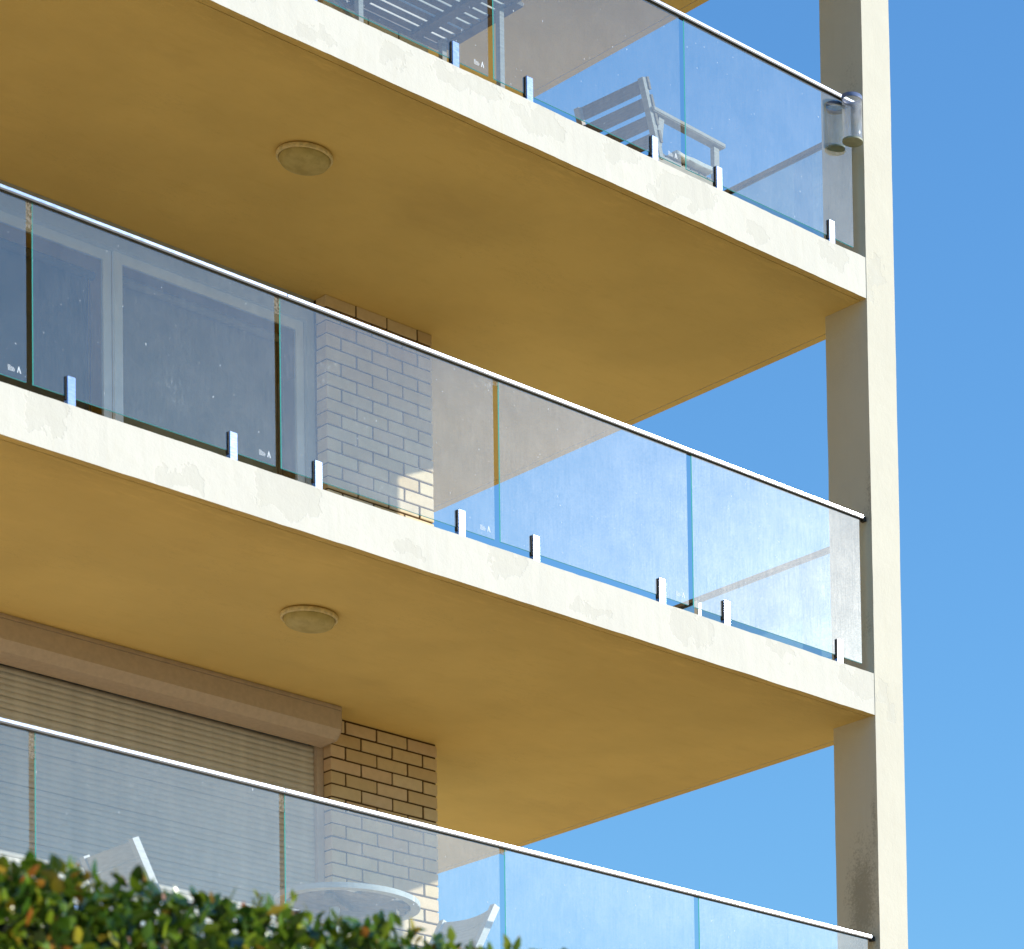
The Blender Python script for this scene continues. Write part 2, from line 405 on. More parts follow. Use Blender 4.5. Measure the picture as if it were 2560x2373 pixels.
M['bark'] = simple('twig_bark', (.10, .07, .045), .9, 0, .2, .2, 30, .5, 80)
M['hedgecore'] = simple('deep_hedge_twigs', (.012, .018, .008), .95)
M['paving'] = paving_mat(); M['ground'] = ground_mat()
M['acrylic'] = water_tube(); M['cupbase'] = simple('grey_green_cup_end', (.34, .36, .26), .6, 0, .4, .08, 30)
M['cupring'] = simple('blue_grey_ring', (.16, .20, .32), .35)
M['etch'] = simple('white_etch', (.62, .68, .74), .6)
M['chain'] = simple('blind_chain', (.07, .06, .05), .6)
def web_mat():
    k = NT('cobweb_dust'); P = k.pos()
    d = k.n('ShaderNodeBsdfDiffuse'); d.inputs[0].default_value = (.30, .26, .21, 1)
    t_ = k.n('ShaderNodeBsdfTransparent')
    n = k.noise(k.mapping(P, (1, 1, .6)), 110, 4, .75)
    k.l(k.mixsh(k.map(n, .42, .62, 0, .75), t_.outputs[0], d.outputs[0]), k.out.inputs[0]); return k.m
M['web'] = web_mat()

# ------------------------------------------------------------------ ground
bm = new_bm(); box(bm, -1500, 1500, -1500, 1500, GROUND-.5, GROUND)
g = obj('ground', bm, M['ground']); g['kind'] = 'structure'
bm = new_bm(); box(bm, -40, 40, -7.7, 14, GROUND+.004, TERR-.02)
g = obj('terrace', bm, [M['paving']]); g['kind'] = 'structure'

# ------------------------------------------------------------------ the building
B = thing('apartment_building', 'cream rendered apartment block with stacked balcony slabs and a slim corner column', 'building', (0, 0, TERR))

def slab(z, name='balcony_slab', label=None):
    """floor slab: ragged front lip, drip groove under the front and side edges"""
    bm = new_bm(); z0 = z - TH
    gw, go, gd = .006, .055, .008      # groove
    # front lip with a slightly uneven arris
    n = int((XS - XLEFT)/.05)
    pts = [(0, z), (0, z0), (go, z0), (go, z0+gd), (go, z)]
    rings = []
    for i in range(n+1):
        x = XLEFT + (XS-XLEFT)*i/n
        def jit(a): return noise.noise(Vector((x*4.1, a*7.7+z, z*3)))*.0032 + noise.noise(Vector((x*17, a*5+z, 2)))*.0018
        rings.append([bm.verts.new((x, 0 + jit(1)*.6, z + jit(2))), bm.verts.new((x, 0 + jit(3)*.6, z0 + jit(4))), bm.verts.new((x, go, z0)), bm.verts.new((x, go, z))])
    for a, b in zip(rings, rings[1:]):
        for i in range(4):
            f = bm.faces.new((a[i], a[(i+1) % 4], b[(i+1) % 4], b[i])); f.material_index = 1 if i == 1 else 0
    bm.faces.new(rings[0]).material_index = 0; bm.faces.new(rings[-1][::-1]).material_index = 0
    # side lip
    _, fs = box(bm, XS-go, XS, go, YBACK, z0, z-.002); fs[4].material_index = 1
    # roof of the groove and main body
    _, fs = box(bm, XLEFT, XS-go, go, YBACK, z0+gd, z-.003); fs[4].material_index = 1; fs[5].material_index = 2
    _, fs = box(bm, XLEFT, XS-go-gw, go+gw, YBACK, z0, z0+gd)
    for f in fs: f.material_index = 1
    o = obj(name, bm, [M['paint'], M['soffit'], M['floor']], B)
    if label: o['label'] = label
    return o
for k_, z in enumerate((-ST, 0, ST, 2*ST)): slab(z)

# corner column: hairline irregular arrises
bm = new_bm(); n = 280; z0c, z1c = TERR-.02, 3*ST
rings = []
for i in range(n+1):
    z = z0c + (z1c-z0c)*i/n
    def jc(a): return noise.noise(Vector((a*9.1, z*3.3, 1.5)))*.0025 + noise.noise(Vector((a*4.1, z*15, 7)))*.0014
    rings.append([bm.verts.new((-WC + jc(1), -.003 + jc(5)*.3, z)), bm.verts.new((jc(2), -.003 + jc(6)*.3, z)), bm.verts.new((jc(3), DC, z)), bm.verts.new((-WC + jc(4), DC, z))])
for a, b in zip(rings, rings[1:]):
    for i in range(4): bm.faces.new((a[i], a[(i+1) % 4], b[(i+1) % 4], b[i]))
bm.faces.new(rings[0]); bm.faces.new(rings[-1])
obj('column', bm, M['column'], B)

# brick piers ---------------------------------------------------------------
CH, BH, BL, BD, JT = .086, .0740, .2285, .110, .012
def brick_mesh(L, seed):
    rr = random.Random(seed); b = new_bm()
    box(b, 0, L, 0, BD, 0, BH); bevel(b, .0028, 1)
    for v in b.verts:
        v.co += Vector((rr.uniform(-1, 1), rr.uniform(-1, 1)*.6, rr.uniform(-1, 1)))*.0011
    bmesh.ops.recalc_face_normals(b, faces=b.faces[:])
    me = bpy.data.meshes.new('brick'); b.to_mesh(me); b.free(); me.materials.append(M['brick']); return me
HB = .83 - 3*BL - 3*JT
FULL = [brick_mesh(BL, s) for s in range(5)]; HALF = [brick_mesh(HB, 20+s) for s in range(3)]
def pier(zfloor, top_gap, start_full, ncourses_obj):
    zs = zfloor + ST - TH
    bm = new_bm(); box(bm, XL+.008, XW-.008, D+.009, D+.32, zfloor-.01, zs+.01)
    pr = obj('brick_pier', bm, M['mortar'], B, origin=(XL, D, zfloor))
    z = zs - top_gap; i = 0; rest = new_bm(); nrest = 0
    while z - BH > zfloor - .09:
        zb = z - BH
        row = [('F', BL)]*3 + [('H', HB)] if (i % 2 == 0) == start_full else [('H', HB)] + [('F', BL)]*3
        x = XL
        for kd, L in row:
            if i >= ncourses_obj[0] and i < ncourses_obj[1]:
                me = random.choice(FULL if kd == 'F' else HALF)
                o = inst('brick', me, pr, (x - XL + random.uniform(-.0012, .0012), random.uniform(-.0015, .0015), zb - zfloor + random.uniform(-.001, .001)))
                o.rotation_euler = (0, random.uniform(-.003, .003), 0)
            else:
                box(rest, x, x+L, D, D+BD, zb, z); nrest += 1
            x += L + JT
        z -= CH; i += 1
    if nrest:
        r = obj('brickwork', rest, M['brick'], pr); r['kind'] = 'stuff'
    else: rest.free()
    return pr
pier(ST, .002, True, (19, 31)); pier(0, .002, True, (0, 19)); pier(-ST, .014, False, (0, 28))
# plain inner walls behind the piers
bm = new_bm(); box(bm, XW-.25, XW-.012, D+.33, YBACK, TERR, 2*ST-.01)
obj('side_wall', bm, M['paint'], B)
bm = new_bm(); box(bm, XLEFT, XW-.26, 6.0, 6.2, TERR, 2*ST-.01)
obj('room_wall', bm, M['room'], B)
bm = new_bm(); box(bm, XLEFT-.25, XLEFT, .0, YBACK, TERR, 2*ST-.01)
obj('end_wall', bm, M['paint'], B)
bm = new_bm(); box(bm, XLEFT+.002, XW-.03, D+.02, D+.30, TERR, -ST-TH+.002)
obj('ground_floor_wall', bm, M['paint'], B)

# sliding doors ---------------------------------------------------------------
YW = D + .125       # face of the frames
def sliding_door(zf):
    zt = zf + ST - TH
    bm = new_bm()
    box(bm, -9.4, XL-.003, YW+.004, YW+.09, zt-.16, zt-.002)          # head
    box(bm, -9.4, XL-.003, YW+.004, YW+.09, zf-.02, zf+.05)           # sill
    box(bm, XL-.062, XL-.003, YW, YW+.095, zf+.05, zt-.16)            # jamb by the pier
    d = obj('sliding_door', bm, M['lightgrey'], B)
    for (x0, x1, yo, w) in ((-4.125, -2.762, .030, .05), (-5.62, -4.128, .058, .05), (-7.1, -5.625, .030, .05)):
        y0 = YW + yo
        bm = new_bm()
        box(bm, x0, x0+w+.006, y0, y0+.026, zf+.05, zt-.16)
        box(bm, x1-w-.006, x1, y0, y0+.026, zf+.05, zt-.16)
        box(bm, x0+w+.006, x1-w-.006, y0+.001, y0+.025, zt-.225, zt-.161)
        box(bm, x0+w+.006, x1-w-.006, y0+.001, y0+.025, zf+.051, zf+.13)
        obj('sash', bm, M['alu'], d)
        bm = new_bm(); box(bm, x0+w, x1-w, y0+.009, y0+.015, zf+.12, zt-.22)
        obj('pane', bm, M['winglass'], d)
    return d
sliding_door(0); sliding_door(ST); sliding_door(-ST)

def roller_blind(x0, x1, y, zt, zb, m, label, chain_x, drop):
    t = thing('roller_blind', label, 'blind', ((x0+x1)/2, y, zt), group='roller blinds behind the balcony doors')
    bm = new_bm()
    r = .028; seg = 16
    A = [bm.verts.new((x0, y + r*math.cos(2*math.pi*i/seg), zt - r + r*math.sin(2*math.pi*i/seg))) for i in range(seg)]
    Bv = [bm.verts.new((x1, v.co.y, v.co.z)) for v in A]
    for i in range(seg): bm.faces.new((A[i], A[(i+1) % seg], Bv[(i+1) % seg], Bv[i]))
    bm.faces.new(A); bm.faces.new(Bv[::-1])
    obj('tube', bm, m, t, smooth=False)
    bm = new_bm(); box(bm, x0+.02, x1-.02, y+r-.001, y+r+.0015, zb, zt-r)
    obj('cloth', bm, m, t)
    bm = new_bm(); box(bm, x0+.02, x1-.02, y+r-.006, y+r+.006, zb-.02, zb-.001)
    obj('bottom_bar', bm, M['alu_dark'], t)
    bm = new_bm()
    for dx in (0, .035): bar(bm, (chain_x+dx, y-.01, zt-.03), (chain_x+dx, y-.01, drop), .0045, .0045, (0, 1, 0))
    for i in range(6):
        a0, a1 = math.pi*i/6, math.pi*(i+1)/6
        bar(bm, (chain_x+.0175-.0175*math.cos(a0), y-.01, drop-.03*math.sin(a0)), (chain_x+.0175-.0175*math.cos(a1), y-.01, drop-.03*math.sin(a1)), .0045, .0045, (0, 1, 0))
    obj('pull_chain', bm, M['chain'], t)
    return t
roller_blind(-4.04, -2.86, YW+.14, 2.26, .10, M['blind'], 'pale roller blind drawn down behind the door beside the brick pier, middle balcony', -2.895, .55)
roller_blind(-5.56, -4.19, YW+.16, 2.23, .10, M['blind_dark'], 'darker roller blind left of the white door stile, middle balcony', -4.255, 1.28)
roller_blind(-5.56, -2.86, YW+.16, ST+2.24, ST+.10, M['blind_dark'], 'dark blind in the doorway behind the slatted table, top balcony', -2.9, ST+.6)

# roller shutter of the lower storey ------------------------------------------------
zt = -TH
S = thing('roller_shutter', 'closed grey beige roller shutter with angular taupe head box, lower balcony', 'shutter', (-4.4, 2.4, -ST))
X0, X1 = -7.2, -2.753
bm = new_bm()
prism(bm, [(2.50, zt-.002), (2.290, zt-.030), (2.290, zt-.152), (2.345, zt-.208), (2.52, zt-.214), (2.56, zt-.20), (2.56, zt-.002)], X0, X1)
obj('head_box', bm, M['taupe'], S)
bm = new_bm(); box(bm, X0, X1, 2.288, 2.51, zt-.028, zt-.003); box(bm, X0, X1, 2.2845, 2.2885, zt-.028, zt-.016)
obj('top_trim', bm, M['taupe'], S)
bm = new_bm(); prism(bm, [(2.55, zt-.002), (2.292, zt-.002), (2.287, zt-.155), (2.343, zt-.211), (2.52, zt-.217), (2.55, zt-.20)], X1+.0005, X1+.004)
obj('end_cap', bm, M['taupe'], S)
bm = new_bm(); box(bm, -2.750, -2.700, 2.565, 2.615, -ST, zt-.19)
obj('guide', bm, M['taupe'], S)
sl_bm = new_bm(); PITCHS = .037
prof = [(0.0015, 0)] + [(-.0060*math.sin(math.pi*(i+.5)/9)**.6, .0025 + .030*i/8) for i in range(9)] + [(.0015, .0335), (.0015, .0368), (.012, .0368), (.012, 0)]
prism(sl_bm, prof, X0+.02, -2.752)
bmesh.ops.recalc_face_normals(sl_bm, faces=sl_bm.faces[:])
sme = bpy.data.meshes.new('slat'); sl_bm.to_mesh(sme); sl_bm.free(); sme.materials.append(M['slat'])
for i in range(62):
    o = inst('slat', sme, S, Vector((0, 2.60 + random.uniform(-.0008, .0008), zt - .19 - (i+1)*PITCHS)) - S.location)
    o.rotation_euler = (0, random.uniform(-.0004, .0004), 0)
bm = new_bm(); box(bm, X0+.02, -2.752, 2.616, 2.62, -ST+.001, zt-.19)
obj('dark_backing', bm, M['darkslot'], S)

# ------------------------------------------------------------------ glass balustrades
PX = [(-7.68, -6.217), (-6.179, -4.736), (-4.698, -3.258), (-3.216, -1.785), (-1.743, -.315)]
SPX = [-7.44, -6.45, -5.971, -5.008, -4.468, -3.50, -2.965, -2.005, -1.483, -.518]
GZ0, GZ1 = .066, RAIL-.012
spg = new_bm()
box(spg, -.025, .025, -.019, -.0065, 0, .172); box(spg, -.025, .025, .0065, .019, 0, .172); box(spg, -.025, .025, -.0065, .0065, 0, .055)
bevel(spg, .003, 1)
bmesh.ops.recalc_face_normals(spg, faces=spg.faces[:])
SPM = bpy.data.meshes.new('spigot'); spg.to_mesh(SPM); spg.free(); SPM.materials.append(M['spigot'])
pad = new_bm(); box(pad, -.0295, -.0252, -.013, .013, .045, .165); 
PADM = bpy.data.meshes.new('clamp_pad'); pad.to_mesh(PADM); pad.free(); PADM.materials.append(M['gasket'])
mk = new_bm()
for i, (w, z) in enumerate(((.016, .024), (.034, .018), (.040, .012), (.040, .006), (.036, .0))): box(mk, 0, w, -.0004, 0, z, z+.0022)
v = [mk.verts.new(c) for c in ((.052, -.0004, 0), (.060, -.0004, .034), (.063, -.0004, .034), (.074, -.0004, 0), (.068, -.0004, 0), (.0615, -.0004, .022), (.057, -.0004, 0))]
mk.faces.new(v); 
MKM = bpy.data.meshes.new('etched_mark'); mk.to_mesh(MKM); mk.free(); MKM.materials.append(M['etch'])

def pane(name, x0, x1, z0, z1, t, parent, yc=0., along='x'):
    bm = new_bm(); h = .0048
    if along == 'x': _, fs = box(bm, x0, x1, yc-h, yc+h, z0, z1); ed = (0, 1, 4, 5)
    else: _, fs = box(bm, yc-h, yc+h, x0, x1, z0, z1); ed = (2, 3, 4, 5)
    for i in ed: fs[i].material_index = 1
    return obj(name, bm, [M['glass'], M['edge']], parent)
def front_balustrade(z, label):
    t = thing('glass_balustrade', label, 'balustrade', (-3, YR, z), group='front balcony balustrades')
    bm = new_bm()
    cuts = [-7.7, -4.66 + .13*math.sin(z), -1.52 + .08*math.cos(z*2), -.285]
    for a, b in zip(cuts, cuts[1:]): box(bm, a+.0012, b-.0012, YR-.021, YR+.021, z+RAIL-.019, z+RAIL)
    bevel(bm, .002, 1)
    rl = obj('top_rail', bm, M['rail'], t)
    bm = new_bm(); box(bm, -.284, -.262, YR-.018, YR+.018, z+RAIL-.036, z+RAIL-.006)
    obj('end_bracket', bm, M['gasket'], rl)
    bm = new_bm(); box(bm, -7.7, -.290, YR-.0205, YR+.0205, z+RAIL-.027, z+RAIL-.0192)
    obj('gasket', bm, M['gasket'], rl)
    for i, (a, b) in enumerate(PX):
        p = pane('glass_panel', a, b, z+GZ0, z+GZ1, .012, t, YR)
        if i != 4: inst('etched_mark', MKM, p, Vector((b-.105, YR-.0052, z+GZ0+.035)) - wloc(t))
    for q, (x0, x1, h) in enumerate(((PX[0][1], PX[1][0], .14), (PX[1][1], PX[2][0], .10), (PX[2][1], PX[3][0], .035))):
        bm = new_bm(); box(bm, x0+.001, x1-.001, YR-.003, YR+.003, z+RAIL-.029-h, z+RAIL-.0295)
        obj('cobweb', bm, M['web'], t)
    for x in SPX:
        s = inst('spigot', SPM, t, Vector((x, YR, z)) - t.location)
        inst('clamp_pad', PADM, s, (0, 0, 0))
    return t
front_balustrade(-ST, 'front glass railing of the lowest balcony, partly hidden by the hedge')
front_balustrade(0, 'front glass railing of the middle balcony in front of the drawn blinds')
front_balustrade(ST, 'front glass railing of the top balcony in front of the slatted table')

def side_balustrade(z, label):
    xs = -.06
    t = thing('side_balustrade', label, 'balustrade', (xs, 2, z), group='side balcony balustrades')
    bm = new_bm(); box(bm, xs-.013, xs+.013, DC+.004, 6.0, z+RAIL-.024, z+RAIL)
    rl = obj('top_rail', bm, M['sidecap'], t)
    bm = new_bm(); box(bm, xs-.006, xs+.006, DC+.004, 6.0, z+RAIL-.0395, z+RAIL-.0275)
    obj('gasket', bm, M['gasket'], rl)
    for a, b in ((.46, 1.905), (1.965, 3.4), (3.435, 4.9)): pane('glass_panel', a, b, z+GZ0, z+GZ1, .012, t, xs, 'y')
    bm = new_bm(); box(bm, xs-.018, xs+.018, 1.918, 1.952, z, z+RAIL-.028)
    obj('support_post', bm, M['white'], t)
    for y in (.75, 1.6, 2.25, 3.1, 3.7, 4.6):
        s = inst('spigot', SPM, t, Vector((xs, y, z)) - t.location); s.rotation_euler = (0, 0, math.pi/2)
    return t
side_balustrade(-ST, 'side glass railing running back from the column, lowest balcony')
side_balustrade(0, 'side glass railing with dark rail running back from the column, middle balcony')
side_balustrade(ST, 'side glass railing with dark rail running back from the column, top balcony')

# ------------------------------------------------------------------ ceiling lights
def ceiling_light(z, label):
    t = thing('ceiling_light', label, 'ceiling light', (-3.843, 1.048, z), group='round lights on the soffits')
    bm = new_bm(); lathe(bm, [(.138, -.001), (.138, -.008), (.1625, -.0085), (.164, -.011), (.164, -.030), (.160, -.034), (.150, -.034), (.147, -.028)], 64, cap0=True)
    obj('base_ring', bm, M['lampring'], t, True, True)
    bm = new_bm(); prof = [(.1455, -.026), (.1455, -.036), (.143, -.050)] + [(.139*math.cos(a), -.056 - .034*math.sin(a)) for a in [i*math.pi/2/10 for i in range(10)]] + [(.004, -.090)]
    lathe(bm, prof, 64, cap1=True)
    obj('diffuser', bm, M['lens'], t, True, True)
    return t
ceiling_light(ST-TH, 'round stained ceiling light under the top balcony slab'); ceiling_light(-TH, 'round stained ceiling light under the middle balcony slab')

# ------------------------------------------------------------------ furniture
def cbox(bm, c, s): box(bm, c[0]-s[0]/2, c[0]+s[0]/2, c[1]-s[1]/2, c[1]+s[1]/2, c[2]-s[2]/2, c[2]+s[2]/2)

# slatted bench chair on the top balcony: local x = forward, y across, origin on the floor under the near rear corner
t = thing('slatted_armchair', 'weathered slat-back wooden armchair behind the glass on the top balcony', 'chair', (-1.655, .44, ST), math.radians(3.5))
WCH = .66
def leg_o(a, b, w=.045, h=.035, m='greywood', name='leg'):
    bm = new_bm(); bar(bm, a, b, w, h, (0, 1, 0)); obj(name, bm, M[m], t, local=True)
for y in (.035, WCH-.035):
    leg_o((.56, y, 0), (.56, y, .605)); leg_o((-.01, y, 0), (.075, y, .605))
    bm = new_bm(); bar(bm, (-.078, y, .805), (.07, y, .33), .032, .045, (0, 1, 0)); obj('back_post', bm, M['greywood'], t, local=True)
    bm = new_bm(); box(bm, -.02, .62, y-.045, y+.035, .607, .638); bevel(bm, .006, 2); obj('armrest', bm, M['greywood'], t, local=True)
    bm = new_bm(); box(bm, .02, .56, y-.012, y+.012, .30, .36); obj('seat_rail', bm, M['greywood'], t, local=True)
dirv = Vector((-.155, 0, .51)).normalized(); nrm = Vector((.51, 0, .155)).normalized()
for i in range(4):
    c = Vector((-.078, WCH/2, .805)) - dirv*(.035 + .108*i) + nrm*.027
    bm = new_bm(); bar(bm, c + Vector((0, -WCH/2+.005, 0)), c + Vector((0, WCH/2-.005, 0)), .018, .076, dirv)
    obj('back_slat', bm, M['teak'], t, local=True)
for i in range(7):
    bm = new_bm(); box(bm, .045+i*.074, .045+i*.074+.062, .03, WCH-.03, .362, .380); obj('seat_slat', bm, M['teak'], t, local=True)
bm = new_bm(); cbox(bm, (0, 0, 0), (.34, .40, .05)); bmesh.ops.subdivide_edges(bm, edges=bm.edges[:], cuts=9, use_grid_fill=True)
for vv in bm.verts:
    ex, ey = abs(vv.co.x)/.17, abs(vv.co.y)/.20
    vv.co.z *= (1 - .55*max(ex, ey)**4); vv.co += Vector((noise.noise(vv.co*9), noise.noise(vv.co*9+Vector((5,0,0))), noise.noise(vv.co*14)))*.008
cu = obj('seat_cushion', bm, M['cushion'], None, True, True); cu.location = (-1.33, .64, ST+.408); cu.rotation_euler = (0, -.03, math.radians(3.5))
tag(cu, 'crumpled white cushion on the seat of the slat-back armchair', 'cushion')

# slatted table on the top balcony
t = thing('slatted_table', 'rectangular wooden slat table standing behind the top glass railing', 'table', (-3.5, .56, ST))
TX0, TX1, TY0, TY1, TZ = -4.28, -2.875, .15, .98, .70
z = ST+TZ
ns = 9; pitch = (TY1-TY0-.10)/ns
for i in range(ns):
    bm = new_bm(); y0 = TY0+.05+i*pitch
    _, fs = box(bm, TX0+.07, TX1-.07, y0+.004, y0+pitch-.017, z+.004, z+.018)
    for q, f in enumerate(fs): f.material_index = 0 if q == 4 else 1  # sun and shade put into the colour: pale top and edges, dark underside
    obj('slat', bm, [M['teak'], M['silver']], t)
for nm, bx in (('edge_board', (TX0+.065, TX1-.065, TY0, TY0+.05)), ('edge_board', (TX0+.065, TX1-.065, TY1-.05, TY1))):
    bm = new_bm(); box(bm, bx[0], bx[1], bx[2], bx[3], z, z+.024); obj(nm, bm, M['teak'], t)
for x in (TX0, TX1-.065):
    bm = new_bm(); c = .045; x1 = x+.065
    pts = [(x, TY0), (x1, TY0), (x1, TY1), (x, TY1)]
    box(bm, x, x1, TY0, TY1, z, z+.024)
    es = [e for e in bm.edges if abs(e.verts[0].co.z-e.verts[1].co.z) > .01 and abs(e.verts[0].co.x - (x if x == TX0 else x1)) < .001]
    bmesh.ops.bevel(bm, geom=es, offset=.05, segments=6, affect='EDGES')
    obj('end_board', bm, M['teak'], t)
for x in (TX0+.22, (TX0+TX1)/2, TX1-.26):
    bm = new_bm(); box(bm, x-.03, x+.03, TY0+.06, TY1-.06, z-.028, z+.003); obj('batten', bm, M['teak'], t)
for x in (TX1-.10, TX0+.30):
    for y in (TY0+.15, TY1-.12):
        bm = new_bm(); box(bm, x-.016, x+.016, y-.02, y+.02, ST, z-.001); obj('leg', bm, M['greywood'], t)
bm = new_bm(); bar(bm, (TX0+.45, TY1-.17, ST+.62), (TX1-.12, TY1-.17, ST+.06), .03, .045, (0, 1, 0)); obj('brace', bm, M['greywood'], t)

# round table on the lowest balcony
t = thing('round_table', 'round white-edged wooden table behind the hedge on the lowest balcony', 'table', (-3.80, .76, -ST))
bm = new_bm(); R = .41; z = .715
lathe(bm, [(R-.055, .0), (R, .0), (R, .032), (R-.055, .032), (R-.055, 0)], 72, (0, 0, z))
obj('rim', bm, M['whitewood'], t, local=True)
for i in range(8):
    y0 = -R+.056 + i*(2*R-.112)/8; y1 = y0 + (2*R-.112)/8 - .005; ym = max(abs(y0), abs(y1)); hw = math.sqrt(max((R-.05)**2 - ym**2, .01))
    bm = new_bm(); box(bm, -hw, hw, y0, y1, z+.004, z+.026); obj('board', bm, M['tabletop'], t, local=True)
for a in (0, math.pi/2):
    c, s = math.cos(a+.6), math.sin(a+.6)
    bm = new_bm(); bar(bm, (-.30*c, -.30*s, z-.018 - (.034 if a else 0)), (.30*c, .30*s, z-.018 - (.034 if a else 0)), .05, .034); obj('cross_rail', bm, M['tabletop'], t, local=True)
for q in range(4):
    a = .6 + q*math.pi/2; c, s = math.cos(a), math.sin(a)
    bm = new_bm(); bar(bm, (.20*c, .20*s, z-.06), (.34*c, .34*s, 0), .045, .03); obj('leg', bm, M['whitewood'], t, local=True)

# two folding chairs, built once: local +x is the way the sitter faces, origin on the floor under the top of the back
def folding_chair(loc, rz, label):
    t = thing('folding_chair', label, 'chair', loc, rz, 'folding chairs at the round table')
    w = .50
    topz = .88; lean = Vector((.26, 0, -.52)).normalized()
    for y in (-w/2, w/2):
        a = Vector((0, y, topz)); b = a + lean*1.0
        bm = new_bm(); bar(bm, a, b, .042, .045, (0, 1, 0)); obj('side_post', bm, M['whitewood'], t, local=True)
        bm = new_bm(); bar(bm, (.62, y*.9, 0), (.03, y*.9, .44), .034, .04, (0, 1, 0)); obj('rear_leg', bm, M['whitewood'], t, local=True)
    nv = Vector((.52, 0, .26)).normalized()
    for i in range(4):
        n_ = 8
        for_mid = Vector((0, 0, topz)) + lean*(.060 + .098*i) 
        bm = new_bm(); prev = None
        for j in range(n_+1):
            y = -w/2+.022 + (w-.044)*j/n_; bow = -.030*(1-(2*j/n_-1)**2)
            p = for_mid + Vector((0, y, 0)) + nv*bow
            ring = [bm.verts.new(p + lean*s*.047 + nv*u_*.009) for s, u_ in ((-1,-1), (1,-1), (1,1), (-1,1))]
            if prev:
                for q in range(4): bm.faces.new((prev[q], prev[(q+1) % 4], ring[(q+1) % 4], ring[q]))
            else: bm.faces.new(ring)
            prev = ring
        bm.faces.new(prev[::-1]); obj('back_slat', bm, M['silver'], t, local=True)
    for i in range(6):
        bm = new_bm(); box(bm, .22+i*.075, .285+i*.075, -w/2+.03, w/2-.03, .44, .458); obj('seat_slat', bm, M['greywood'], t, local=True)
    return t
folding_chair((-2.83, .90, -ST), math.pi, 'white-edged slat chair right of the round table, before the open sky')
folding_chair((-5.10, 1.15, -ST), 0.0, 'white-edged slat chair before the roller shutter, just above the hedge')

# clear cylinders on the end of the top railing
def cylinder_cup(loc, label):
    t = thing('clear_cylinder', label, 'cylinder', loc, group='clear cylinders on the top railing')
    r = .0665
    bm = new_bm(); lathe(bm, [(r, 0), (r, .30), (r-.003, .30), (r-.003, .004)], 48); obj('tube', bm, M['acrylic'], t, True, True)
    bm = new_bm(); lathe(bm, [(r+.001, -.004), (r+.001, .006), (r-.0035, .006)], 48, cap0=True, cap1=True); obj('bottom_disc', bm, M['cupbase'], t, False, True)
    bm = new_bm(); lathe(bm, [(r+.0015, .276), (r+.0015, .302), (r-.0045, .302), (r-.0045, .276), (r+.0015, .276)], 48); obj('rim_band', bm, M['cupring'], t, True, True)
    return t
cylinder_cup((-.385, -.034, ST+.722), 'clear cylinder hung outside the glass beside the column, top balcony')
cylinder_cup((-.350, .150, ST+.745), 'clear cylinder hanging behind the glass beside the column, top balcony')

# ------------------------------------------------------------------ hedge
HX0, HX1, HY0, HY1, HZ = -13.5, -5.5, -7.25, -6.35, -4.737
t = thing('hedge', 'clipped leafy hedge with orange shoot tips along the bottom left corner', 'hedge', (-9.5, -6.8, TERR))
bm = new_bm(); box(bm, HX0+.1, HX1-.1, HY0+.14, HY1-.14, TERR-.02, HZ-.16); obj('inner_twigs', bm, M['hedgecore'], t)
def leaf_geo(s, rr):
    """six-point folded leaf, length s along +y"""
    w = s*rr.uniform(.24, .34); f = rr.uniform(.1, .3)*w; c = rr.uniform(-.12, .12)*s
    V = [(0, 0, 0), (w, s*.38, f), (w*.62, s*.75, f*.7 + c*.4), (0, s, c), (-w*.62, s*.75, f*.7 + c*.4), (-w, s*.38, f), (0, s*.38, 0), (0, s*.75, c*.4)]
    F = [(0, 1, 6), (1, 2, 7, 6), (2, 3, 7), (0, 6, 5), (6, 7, 4, 5), (7, 3, 4)]
    return V, F
leaf_meshes = []
rl = random.Random(5)
for q in range(8):
    V, F = leaf_geo(rl.uniform(.048, .068), rl); me = bpy.data.meshes.new('leaf'); me.from_pydata(V, [], F); me.materials.append(M['leaf1'])
    for p in me.polygons: p.use_smooth = True
    leaf_meshes.append(me)
def top_z(x, y): return HZ + (x+8.2)*.022 + .045*noise.noise(Vector((x*1.7, y*1.7, 3))) + .035*noise.noise(Vector((x*6, y*6, 9)))
leafs = []      # (position, orientation, size, tone, near?)
def lm(dirv, rr):
    d = Vector(dirv).normalized(); q = d.to_track_quat('Y', 'Z'); return q.to_matrix() @ Matrix.Rotation(rr.uniform(-1.2, 1.2), 3, 'Y')
def add(x, y, z, nrm_, rr, big=1.):
    d = Vector(nrm_)*rr.uniform(.1, .8) + Vector((rr.gauss(0, .55), rr.gauss(0, .55), rr.gauss(.25, .55)))
    tone = rr.random()**1.15*.80
    if rr.random() < .06: tone = rr.uniform(.80, 1.0)
    leafs.append((Vector((x, y, z)), lm(d, rr), rr.uniform(.042, .068)*big, tone))
for i in range(26000):
    x = rl.uniform(HX0, HX1)
    dense = -11.2 < x < -7.4
    if not dense and rl.random() < .5: continue
    u_ = rl.random()
    if u_ < .42:
        y = rl.uniform(HY0-.03, HY1+.03); dep = rl.random()**2*.16; add(x, y, top_z(x, y)-dep, (0, -.2, 1), rl)
    elif u_ < .86:
        hh = rl.random()
        z = top_z(x, HY0) - (hh*.45 if rl.random() < .72 else hh*1.1)
        add(x, HY0 + rl.random()**2*.16 + .05*noise.noise(Vector((x*3, z*3, 1))), z, (0, -1, .2), rl)
    else:
        z = HZ - rl.random()*1.05; add(x, HY1 - rl.random()**2*.15, z, (0, 1, .2), rl)
twigs = new_bm()
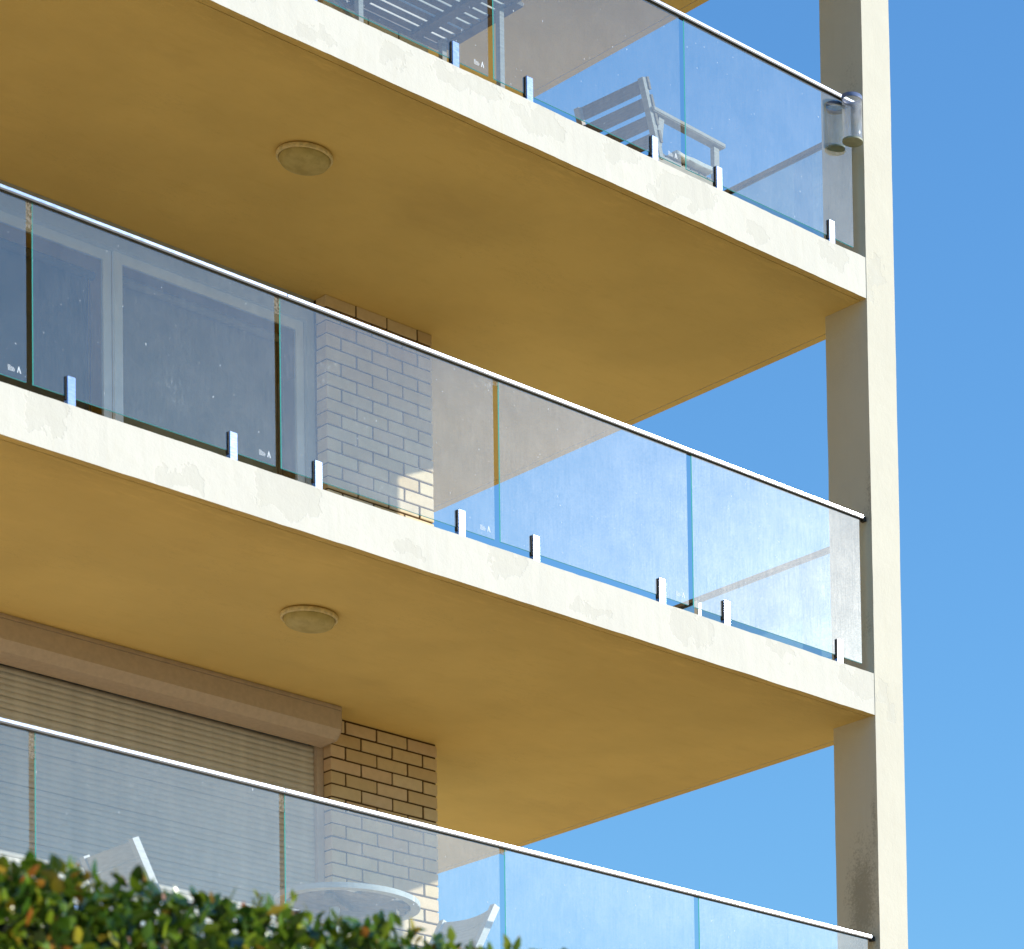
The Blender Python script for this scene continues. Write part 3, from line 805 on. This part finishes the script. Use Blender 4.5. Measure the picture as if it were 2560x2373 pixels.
for i in range(150):      # young shoots standing above the clipped top
    x = rl.uniform(-11, -7.4); y = rl.uniform(HY0, HY1); z = top_z(x, y)-.05
    L = rl.uniform(.06, .13) if rl.random() < .8 else rl.uniform(.12, .17)
    dv = Vector((rl.gauss(0, .3), rl.gauss(0, .3), 1)).normalized()
    bar(twigs, (x, y, z), Vector((x, y, z)) + dv*L, .003, .003, (0, 1, 0))
    for j in range(rl.randint(3, 6)):
        pp = Vector((x, y, z)) + dv*L*(.35+.65*j/5)
        d = dv*.8 + Vector((rl.gauss(0, .6), rl.gauss(0, .6), 0)); tn = rl.uniform(.55, 1.0)
        leafs.append((pp, lm(d, rl), rl.uniform(.026, .044), tn))
for i in range(700):
    x = rl.uniform(HX0, HX1); y = rl.uniform(HY0+.12, HY1-.12)
    bar(twigs, (x, y, TERR), (x+rl.gauss(0, .15), y+rl.choice((-1, 1))*rl.uniform(0, .2), HZ-rl.uniform(.02, .5)), .006, .006, (0, 1, 0))
obj('twigs', twigs, M['bark'], t)['kind'] = 'stuff'
# the 300 that show largest are leaves of their own, the rest is one mass
def vis(p):
    d = p - CAM; zf = d.dot(fwd); u = CXP + FPX*d.dot(right)/zf; v_ = CYP - FPX*d.dot(up)/zf
    return -40 < u < 1500 and v_ < 2400
order = sorted([i for i, L in enumerate(leafs) if vis(L[0])], key=lambda i: (leafs[i][0]-CAM).length)
single = set(order[:300])
tv, tf, tt = [], [], []
base = wloc(t)
rl2 = random.Random(8)
for i, (p, m3, s, tone) in enumerate(leafs):
    if i in single:
        o = inst('leaf', rl2.choice(leaf_meshes), t, p - base); o.rotation_euler = m3.to_euler(); continue
    V, F = leaf_geo(s, rl2); o0 = len(tv)
    for c in V: tv.append(tuple(m3 @ Vector(c) + p - base)); tt.append(tone)
    for f in F: tf.append(tuple(o0+j for j in f))
me = bpy.data.meshes.new('foliage'); me.from_pydata(tv, [], tf); me.materials.append(M['leaf'])
at = me.attributes.new('leaf_tone', 'FLOAT', 'POINT'); at.data.foreach_set('value', tt)
for p in me.polygons: p.use_smooth = True
o = bpy.data.objects.new('foliage', me); COL.objects.link(o); o.parent = t; o['kind'] = 'stuff'
